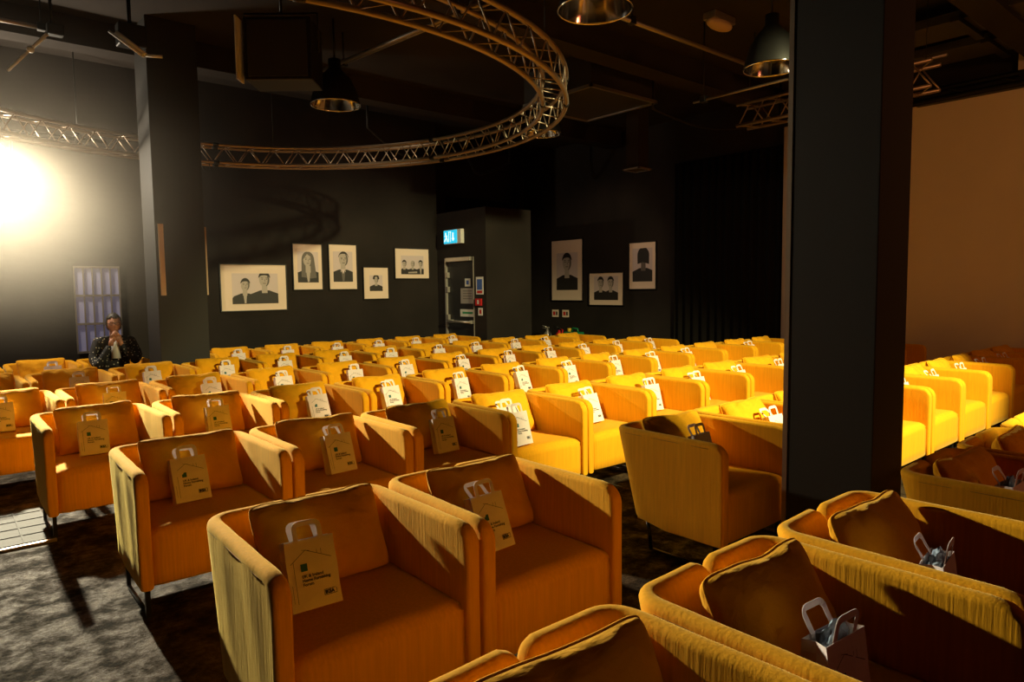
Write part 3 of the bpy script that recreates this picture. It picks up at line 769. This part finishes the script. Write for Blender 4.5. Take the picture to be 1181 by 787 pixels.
# hanging loudspeaker
t = thing('loudspeaker', 'black box loudspeaker with pale edge flap, hanging beside the ring truss', 'loudspeaker', (2.44, 6.70, 3.47), radians(-40))
obj('cabinet', B(-.02, .62, -.0, .40, 0, .58, .015), M['black'], t)
bm = bmesh.new()
for k in range(1): box(bm, .02, .58, -.012, 0, .03, .55, .004)
obj('grille', bm, M['duct'], t)
bm = bmesh.new(); box(bm, -.06, -.045, -.10, .06, -.02, .56, .003); obj('side_flap', bm, M['white'], t)['label'] = 'pale metal side flap'
bm = bmesh.new(); tube(bm, [(-.055, .15, .55), (-.055, .15, .66), (.65, .15, .66), (.65, .15, .30)], .010, 6); tube(bm, [(.3, .15, .66), (.3, .15, 1.02)], .014, 6); obj('bracket', bm, M['black'], t)
# duct, vents, tray, detector, cables
bm = bmesh.new(); box(bm, 6.6, 7.9, 6.3, 7.6, 4.05, ZC, .01); bm2 = bmesh.new()
t = thing('air_duct', 'square black air duct hanging under the middle of the ceiling', 'duct', (7.30, 6.85, 4.05))
obj('duct_box', B(-.65, .65, -.65, .65, 0, ZC-4.052, .01), M['duct'], t); bm.free(); bm2.free()
bm = bmesh.new()
for a_ in (-1, 1): box(bm, a_*.66-.02, a_*.66+.02, -.68, .68, -.02, .02); box(bm, -.68, .68, a_*.66-.02, a_*.66+.02, -.02, .02)
obj('flange', bm, M['pipe'], t)
t = thing('ceiling_vent', 'small square vent grille on the dark ceiling above the right wall pictures', 'vent', (8.6, 7.05, 3.30))
bm = bmesh.new()
for a_ in (-1, 1): box(bm, a_*.15-.015, a_*.15+.015, -.165, .165, -.01, .012); box(bm, -.165, .165, a_*.15-.015, a_*.15+.015, -.01, .012)
obj('vent_frame', bm, M['pipe'], t); obj('vent_core', B(-.14, .14, -.14, .14, 0, .03), M['rough'], t); obj('duct_drop', B(-.12, .12, -.12, .12, .03, ZC-3.30), M['ceil'], t)
t = thing('emergency_light', 'oval bulkhead light on the ceiling left of the near pillar', 'light fitting', (6.98, 4.55, 4.40))
bm = bmesh.new(); bmesh.ops.create_uvsphere(bm, u_segments=20, v_segments=10, radius=1)
for v_ in bm.verts: v_.co = Vector((v_.co.x*.22, v_.co.y*.09, v_.co.z*.06))
obj('diffuser', bm, M['amber'], t, True); obj('backplate', B(-.20, .20, -.08, .08, .02, .10, .01), M['pipe'], t)
bm = bmesh.new(); box(bm, 6.85, 7.0, .3, 5, 4.28, 4.36)
for k, (x, lab) in enumerate(((8.5, 'wide dark cable tray above the right aisle, left of two'), (9.5, 'wide dark cable tray beside the screen top, right of two'))):
    t = thing('cable_tray', lab, 'cable tray', (x, 0, 4.25), 0, 'dark cable trays under the ceiling')
    bmt = bmesh.new(); box(bmt, 0, .55, -2, 4.6, 0, .02); box(bmt, -.02, 0, -2, 4.6, 0, .09); box(bmt, .55, .57, -2, 4.6, 0, .09)
    obj('tray', bmt, M['duct'], t); 
    for j in range(5): obj('bracket', B(-.15, .7, -1.6+1.4*j, -1.52+1.4*j, -.05, 0), M['black'], t)
    for q in range(2): obj('cable', T([(.12+.2*q+.03*noise.noise(Vector((q, s*.7, 0))), -2+s*.3, .045) for s in range(22)], .018, 6), M['black'], t)
bm.free()
for k, (x0, x1, y, w_, h_) in enumerate(((-6.9, 10.5, 2.2, .3, .3), (-6.9, 10.5, 5.6, .3, .3), (-6.9, 10.5, 9.0, .3, .3))):
    struct(f'trim_{k+2}', B(x0, x1, y, y+w_, ZC-h_, ZC), M['ceil'])
for k, pts in enumerate(([(5.2, 9.4, 3.9), (6.0, 9.6, 3.6), (7.0, 9.5, 3.75), (7.6, 9.8, 3.5), (8.4, 9.9, 3.8)], [(7.9, 6.2, 3.95), (8.6, 5.9, 3.75), (9.3, 5.6, 3.78), (9.9, 5.4, 3.95)])):
    # smooth hanging cable
    P = [Vector(p) for p in pts]; out = []
    for a_, b2, c_, d_ in zip([P[0]]+P[:-2], P[:-1], P[1:], P[2:]+[P[-1]]):
        for s in range(8):
            u = s/8; out.append(.5*((2*b2)+(c_-a_)*u+(2*a_-5*b2+4*c_-d_)*u*u+(-a_+3*b2-3*c_+d_)*u**3))
    out.append(P[-1]); out = [Vector((P[0].x, P[0].y, ZC))]+out+[Vector((P[-1].x, P[-1].y, ZC))]
    tag(obj('hanging_cable', T(out, .018, 6), M['black']), ('loose black cable sagging above the exit door lobby', 'loose black cable sagging under the ceiling left of the pillar')[k], 'cable', 'hanging cables')

# ------------------------------------------------------------ big stage lamp at left
LP = Vector((.66, 10.15, 3.08))
tgt = Vector((.5, 1.6, -.15))
t = thing('stage_lamp', 'blazing white stage lamp at the far left, pointing at the seats', 'stage lamp', LP)
dirv = (tgt-LP).normalized(); q = dirv.to_track_quat('Y', 'Z'); t.rotation_mode = 'QUATERNION'; t.rotation_quaternion = q
bm = bmesh.new(); lathe(bm, [(0, -.34), (.13, -.34), (.19, -.25), (.215, -.02), (.22, .03), (.195, .03)], 32)
bmesh.ops.rotate(bm, cent=(0, 0, 0), matrix=Matrix.Rotation(radians(-90), 3, 'X'), verts=bm.verts); obj('housing', bm, M['black'], t)
bm = bmesh.new(); lathe(bm, [(0, .012), (.12, .008), (.192, 0)], 32)
bmesh.ops.rotate(bm, cent=(0, 0, 0), matrix=Matrix.Rotation(radians(-90), 3, 'X'), verts=bm.verts); obj('lens', bm, M['lens'], t)
bm = bmesh.new(); tube(bm, [(-.235, -.12, 0), (-.235, -.12, .27), (.235, -.12, .27), (.235, -.12, 0)], .014, 6); tube(bm, [(0, -.12, .25), (0, -.12, .42)], .018, 6); obj('yoke', bm, M['black'], t)
pipe('dark horizontal bar holding the blazing stage lamp', (-1.2, 10.28, 3.42), (1.9, 10.28, 3.42), .024, 'black', clamps=(.1, .9))
def spot(name, loc, target, e, col, size, blend, rad):
    L = bpy.data.lights.new(name, 'SPOT'); L.energy = e; L.color = col; L.spot_size = radians(size); L.spot_blend = blend; L.shadow_soft_size = rad
    o = bpy.data.objects.new(name, L); C.objects.link(o); o.location = loc
    o.rotation_euler = (Vector(target)-Vector(loc)).to_track_quat('-Z', 'Y').to_euler(); return o
def area(name, loc, target, e, col, sx, sy):
    L = bpy.data.lights.new(name, 'AREA'); L.energy = e; L.color = col; L.shape = 'RECTANGLE'; L.size = sx; L.size_y = sy
    o = bpy.data.objects.new(name, L); C.objects.link(o); o.location = loc
    o.rotation_euler = (Vector(target)-Vector(loc)).to_track_quat('-Z', 'Y').to_euler(); return o
spot('stage_lamp_beam', LP+dirv*.08, tgt, 5600, (1, .91, .64), 32, .18, .08)
spot('stage_lamp_rim', LP+dirv*.09, tgt, 900, (1, .86, .56), 66, .6, .08)
L_ = bpy.data.lights.new('stage_lamp_spill', 'POINT'); L_.energy = 210; L_.color = (1, .84, .60); L_.shadow_soft_size = .1
o_ = bpy.data.objects.new('stage_lamp_spill', L_); C.objects.link(o_); o_.location = LP+dirv*.25
# ------------------------------------------------------------ haze volume standing in for lens flare at the stage lamp
hz = bpy.data.materials.new('flare haze'); hz.use_nodes = True; nt = hz.node_tree; nt.nodes.clear()
out = nt.nodes.new('ShaderNodeOutputMaterial'); vs = nt.nodes.new('ShaderNodeVolumeScatter'); vs.inputs['Anisotropy'].default_value = .35
vs.inputs['Color'].default_value = (1, .90, .78, 1)
tc = nt.nodes.new('ShaderNodeTexCoord'); ln = nt.nodes.new('ShaderNodeVectorMath'); ln.operation = 'LENGTH'
mr = nt.nodes.new('ShaderNodeMapRange'); mr.inputs[1].default_value = 1.0; mr.inputs[2].default_value = .3; mr.inputs[3].default_value = 0; mr.inputs[4].default_value = .036; mr.interpolation_type = 'SMOOTHSTEP'
nt.links.new(tc.outputs['Object'], ln.inputs[0]); nt.links.new(ln.outputs['Value'], mr.inputs[0]); nt.links.new(mr.outputs[0], vs.inputs['Density'])
nt.links.new(vs.outputs[0], out.inputs['Volume'])
bm = bmesh.new(); bmesh.ops.create_uvsphere(bm, u_segments=24, v_segments=14, radius=1)
h = obj('flare_haze', bm, hz); h.location = (.4, 8.1, 2.55); h.scale = (3.3, 2.45, 1.93)
tag(h, 'thin haze standing in for lens flare around the blazing stage lamp', 'haze', kind='stuff')

# ------------------------------------------------------------ floor plate left
t = thing('floor_plate', 'dark ribbed metal plate set in the floor at the left edge', 'floor plate', (-.1, 5.1, 0))
bm = bmesh.new(); box(bm, -.75, .62, -.26, .55, 0, .012, .003)
obj('plate', bm, M['plate'], t); bm = bmesh.new()
for k in range(9): box(bm, -.74+.15*k, -.73+.15*k, -.25, .54, .012, .016)
for k in range(5): box(bm, -.74, .61, -.24+.17*k, -.23+.17*k, .012, .016)
obj('ribs', bm, M['plate'], t)
obj('edge_trim', B(-.75, .62, -.285, -.262, 0, .016, .002), M['alu'], t)

# ------------------------------------------------------------ seated person
sx, sy, srz = seats['person']
P = thing('person', 'person seated in the back row with hands raised to the face, dark speckled jacket', 'person', (sx, sy+.16, 0), -.1)
def skin_obj(name, verts, edges, radii, material, parent, sub=2, root=0):
    me = bpy.data.meshes.new(name); me.from_pydata(verts, edges, []); o = bpy.data.objects.new(name, me); C.objects.link(o)
    md = o.modifiers.new('s', 'SKIN'); md.use_smooth_shade = True; s2 = o.modifiers.new('u', 'SUBSURF'); s2.levels = sub; s2.render_levels = sub
    for i, r in enumerate(radii):
        sv = me.skin_vertices[0].data[i]; sv.radius = r if isinstance(r, tuple) else (r, r); sv.use_root = (i == root)
    dg = bpy.context.evaluated_depsgraph_get(); m2 = bpy.data.meshes.new_from_object(o.evaluated_get(dg)); m2.name = name
    bpy.data.objects.remove(o); o2 = bpy.data.objects.new(name, m2); C.objects.link(o2); m2.materials.clear(); m2.materials.append(material)
    for p in m2.polygons: p.use_smooth = True
    o2.parent = parent; return o2
# jacketed torso + arms (facing -Y); both hands up at the mouth
V = [(0, .12, .50), (0, .13, .66), (0, .12, .80), (0, .11, .90), (0, .10, .96),
     (-.17, .11, .89), (-.235, .03, .70), (-.20, -.12, .62), (-.12, -.10, .76), (-.065, -.075, .86),
     (.17, .11, .89), (.235, .03, .72), (.19, -.12, .66), (.115, -.10, .78), (.055, -.078, .87)]
E_ = [(0, 1), (1, 2), (2, 3), (3, 4), (3, 5), (5, 6), (6, 7), (7, 8), (8, 9), (3, 10), (10, 11), (11, 12), (12, 13), (13, 14)]
RAD = [(.17, .12), (.165, .12), (.175, .12), (.13, .09), .055, .075, .058, .05, .043, .034, .075, .058, .05, .043, .034]
body = skin_obj('jacket', V, E_, RAD, M['jacket'], P)
# legs (trousers)
V = [(0, .12, .48), (-.10, .05, .50), (-.12, -.34, .50), (-.12, -.36, .10), (.10, .05, .50), (.12, -.34, .50), (.12, -.36, .10)]
skin_obj('trousers', V, [(0, 1), (1, 2), (2, 3), (0, 4), (4, 5), (5, 6)], [(.15, .11), .09, .07, .05, .09, .07, .05], M['hair'], P)
for s in (-1, 1):
    bm = bmesh.new(); box(bm, s*.12-.045, s*.12+.045, -.50, -.30, 0, .09, .03); obj('shoe', bm, M['black'], P)
# skin: neck, head, hands as one body mesh
bm = bmesh.new(); bmesh.ops.create_uvsphere(bm, u_segments=40, v_segments=28, radius=1)
for v_ in bm.verts:
    x, y, z = v_.co
    X = x*.074*(1-.22*max(0, -z)); Y = y*.092; Z = z*.115
    f = max(0, -y)
    nose = math.exp(-((x/.16)**2+((z+.10)/.16)**2)); Y -= .022*nose*(f > .3)
    for ex in (-.38, .38): Y += .010*math.exp(-(((x-ex)/.16)**2+((z-.08)/.10)**2))*(f > .2)
    Y -= .007*math.exp(-((x/.25)**2+((z+.52)/.07)**2))*(f > .2); Y += .004*math.exp(-((x/.3)**2+((z+.46)/.03)**2))*(f > .2)
    Y -= .010*math.exp(-((x/.25)**2+((z+.80)/.14)**2))*(f > .1)
    Y -= .006*math.exp(-((x/.5)**2+((z-.22)/.08)**2))*(f > .3)
    v_.co = Vector((X, Y+.075, Z+1.105))
for s in (-1, 1):
    bmesh.ops.create_uvsphere(bm, u_segments=12, v_segments=8, radius=1, matrix=Matrix.Translation((s*.074, .085, 1.10)) @ Matrix.Diagonal((.012, .020, .032, 1)))
tube(bm, [(0, .10, .93), (0, .095, 1.0), (0, .085, 1.06)], [.052, .048, .046], 16)
# hands: palm + fingers, curled before the mouth
for s in (-1, 1):
    wx, wy, wz = s*.055, -.078, .875
    ctr = Vector((s*.030, -.062, .935))
    bmesh.ops.create_uvsphere(bm, u_segments=14, v_segments=10, radius=1, matrix=Matrix.Translation(ctr) @ Matrix.Rotation(s*-.35, 4, 'Y') @ Matrix.Diagonal((.036, .016, .046, 1)))
    tube(bm, [(wx, wy, wz-.02), (wx*.85, wy+.005, wz+.03), ctr], [.028, .026, .024], 12)
    for k, ln_ in enumerate((.058, .066, .062, .048)):
        bx = ctr.x+s*(-.024+.016*k); a0 = Vector((bx, -.064, ctr.z+.030-.004*abs(k-1))); 
        a1 = a0+Vector((-s*.010, -.006, ln_*.42)); a2 = a1+Vector((-s*.012, .008, ln_*.34)); a3 = a2+Vector((-s*.008, .014, ln_*.22))
        tube(bm, [a0, a1, a2, a3], [.0092, .0088, .0080, .006], 8)
    a0 = ctr+Vector((-s*.022, .0, -.012)); tube(bm, [a0, a0+Vector((-s*.014, .008, .022)), a0+Vector((-s*.012, .018, .046))], [.011, .010, .007], 8)
for f in bm.faces: f.smooth = True
obj('body', bm, M['skin'], P)
bm = bmesh.new(); bmesh.ops.create_uvsphere(bm, u_segments=32, v_segments=20, radius=1)
for v_ in list(bm.verts):
    x, y, z = v_.co; k = 1+.05*noise.noise(v_.co*5)
    v_.co = Vector((x*.087*k, y*.105*k+.088, z*.122*k+1.12))
bmesh.ops.delete(bm, geom=[v_ for v_ in bm.verts if (v_.co.y < .045 and v_.co.z < 1.175) or v_.co.z < 1.03], context='VERTS')
bmesh.ops.solidify(bm, geom=bm.faces[:], thickness=.008); 
for f in bm.faces: f.smooth = True
obj('hair', bm, M['hair'], P)
bm = bmesh.new()
for s in (-1, 1): tube(bm, [(s*.030+.024*cos(2*pi*k/14), -.030, 1.113+.017*sin(2*pi*k/14)) for k in range(14)], .0022, 5, True); tube(bm, [(s*.054, -.03, 1.118), (s*.078, .08, 1.118)], .002, 5)
tube(bm, [(-.007, -.032, 1.116), (.007, -.032, 1.116)], .002, 5); obj('glasses', bm, M['black'], P)
bm = bmesh.new(); tube(bm, [(0, .035, .96), (0, -.005, .86), (0, -.01, .70)], [.03, .045, .05], 12); obj('top', bm, M['white'], P)

# ------------------------------------------------------------ lights
spot('seat_spot', (5.3, -1.5, 4.3), (5.9, 4.9, .3), 3300, (1, .91, .45), 57, .35, .09)
spot('cross_spot', (-2.2, .2, 4.2), (5.6, 4.6, .5), 1500, (1, .88, .36), 17, .8, .08)
area('orange_fill', (5.0, -3.8, 3.0), (3.0, 5.0, 2.6), 11, (1, .20, .10), 1.4, 1.0)  # unseen fill light added to tint the dim areas orange
area('screen_wash', (5.2, -2.6, 3.2), (10.6, 1.5, 1.9), 50, (1, .40, .12), 1.0, .6)
spot('picture_wash', (5.0, 7.4, 3.9), (5.2, 10.6, 1.7), 75, (1, .76, .50), 75, .6, .2)
spot('picture_wash', (7.6, 7.6, 3.9), (10.6, 9.7, 1.6), 90, (1, .74, .46), 60, .6, .2)
W = bpy.data.worlds.new('World'); SC.world = W; W.use_nodes = True
W.node_tree.nodes['Background'].inputs[0].default_value = (.02, .016, .012, 1); W.node_tree.nodes['Background'].inputs[1].default_value = 1

# ------------------------------------------------------------ camera
f_px, yaw, pitch, roll, ch_ = 794.86, .70434, .07532, -.01203, 1.4661
cam = bpy.data.cameras.new('Camera'); co = bpy.data.objects.new('Camera', cam); C.objects.link(co); SC.camera = co
cam.sensor_fit = 'HORIZONTAL'; cam.sensor_width = 36; cam.lens = 36*f_px/1181; cam.clip_start = .05
fwd = Vector((sin(yaw)*cos(pitch), cos(yaw)*cos(pitch), -sin(pitch))); r = Vector((cos(yaw), -sin(yaw), 0)); u = r.cross(fwd)
r2 = cos(roll)*r+sin(roll)*u; u2 = -sin(roll)*r+cos(roll)*u
mw = Matrix((r2, u2, -fwd)).transposed().to_4x4(); mw.translation = Vector((0, 0, ch_)); co.matrix_world = mw
SC.view_settings.view_transform = 'Standard'; SC.view_settings.look = 'None'; SC.view_settings.exposure = 0; SC.view_settings.gamma = 1
SC.view_settings.use_curve_mapping = False
SC.cycles.max_bounces = 6; SC.cycles.diffuse_bounces = 4; SC.cycles.volume_bounces = 0
SC.cycles.sample_clamp_indirect = 4
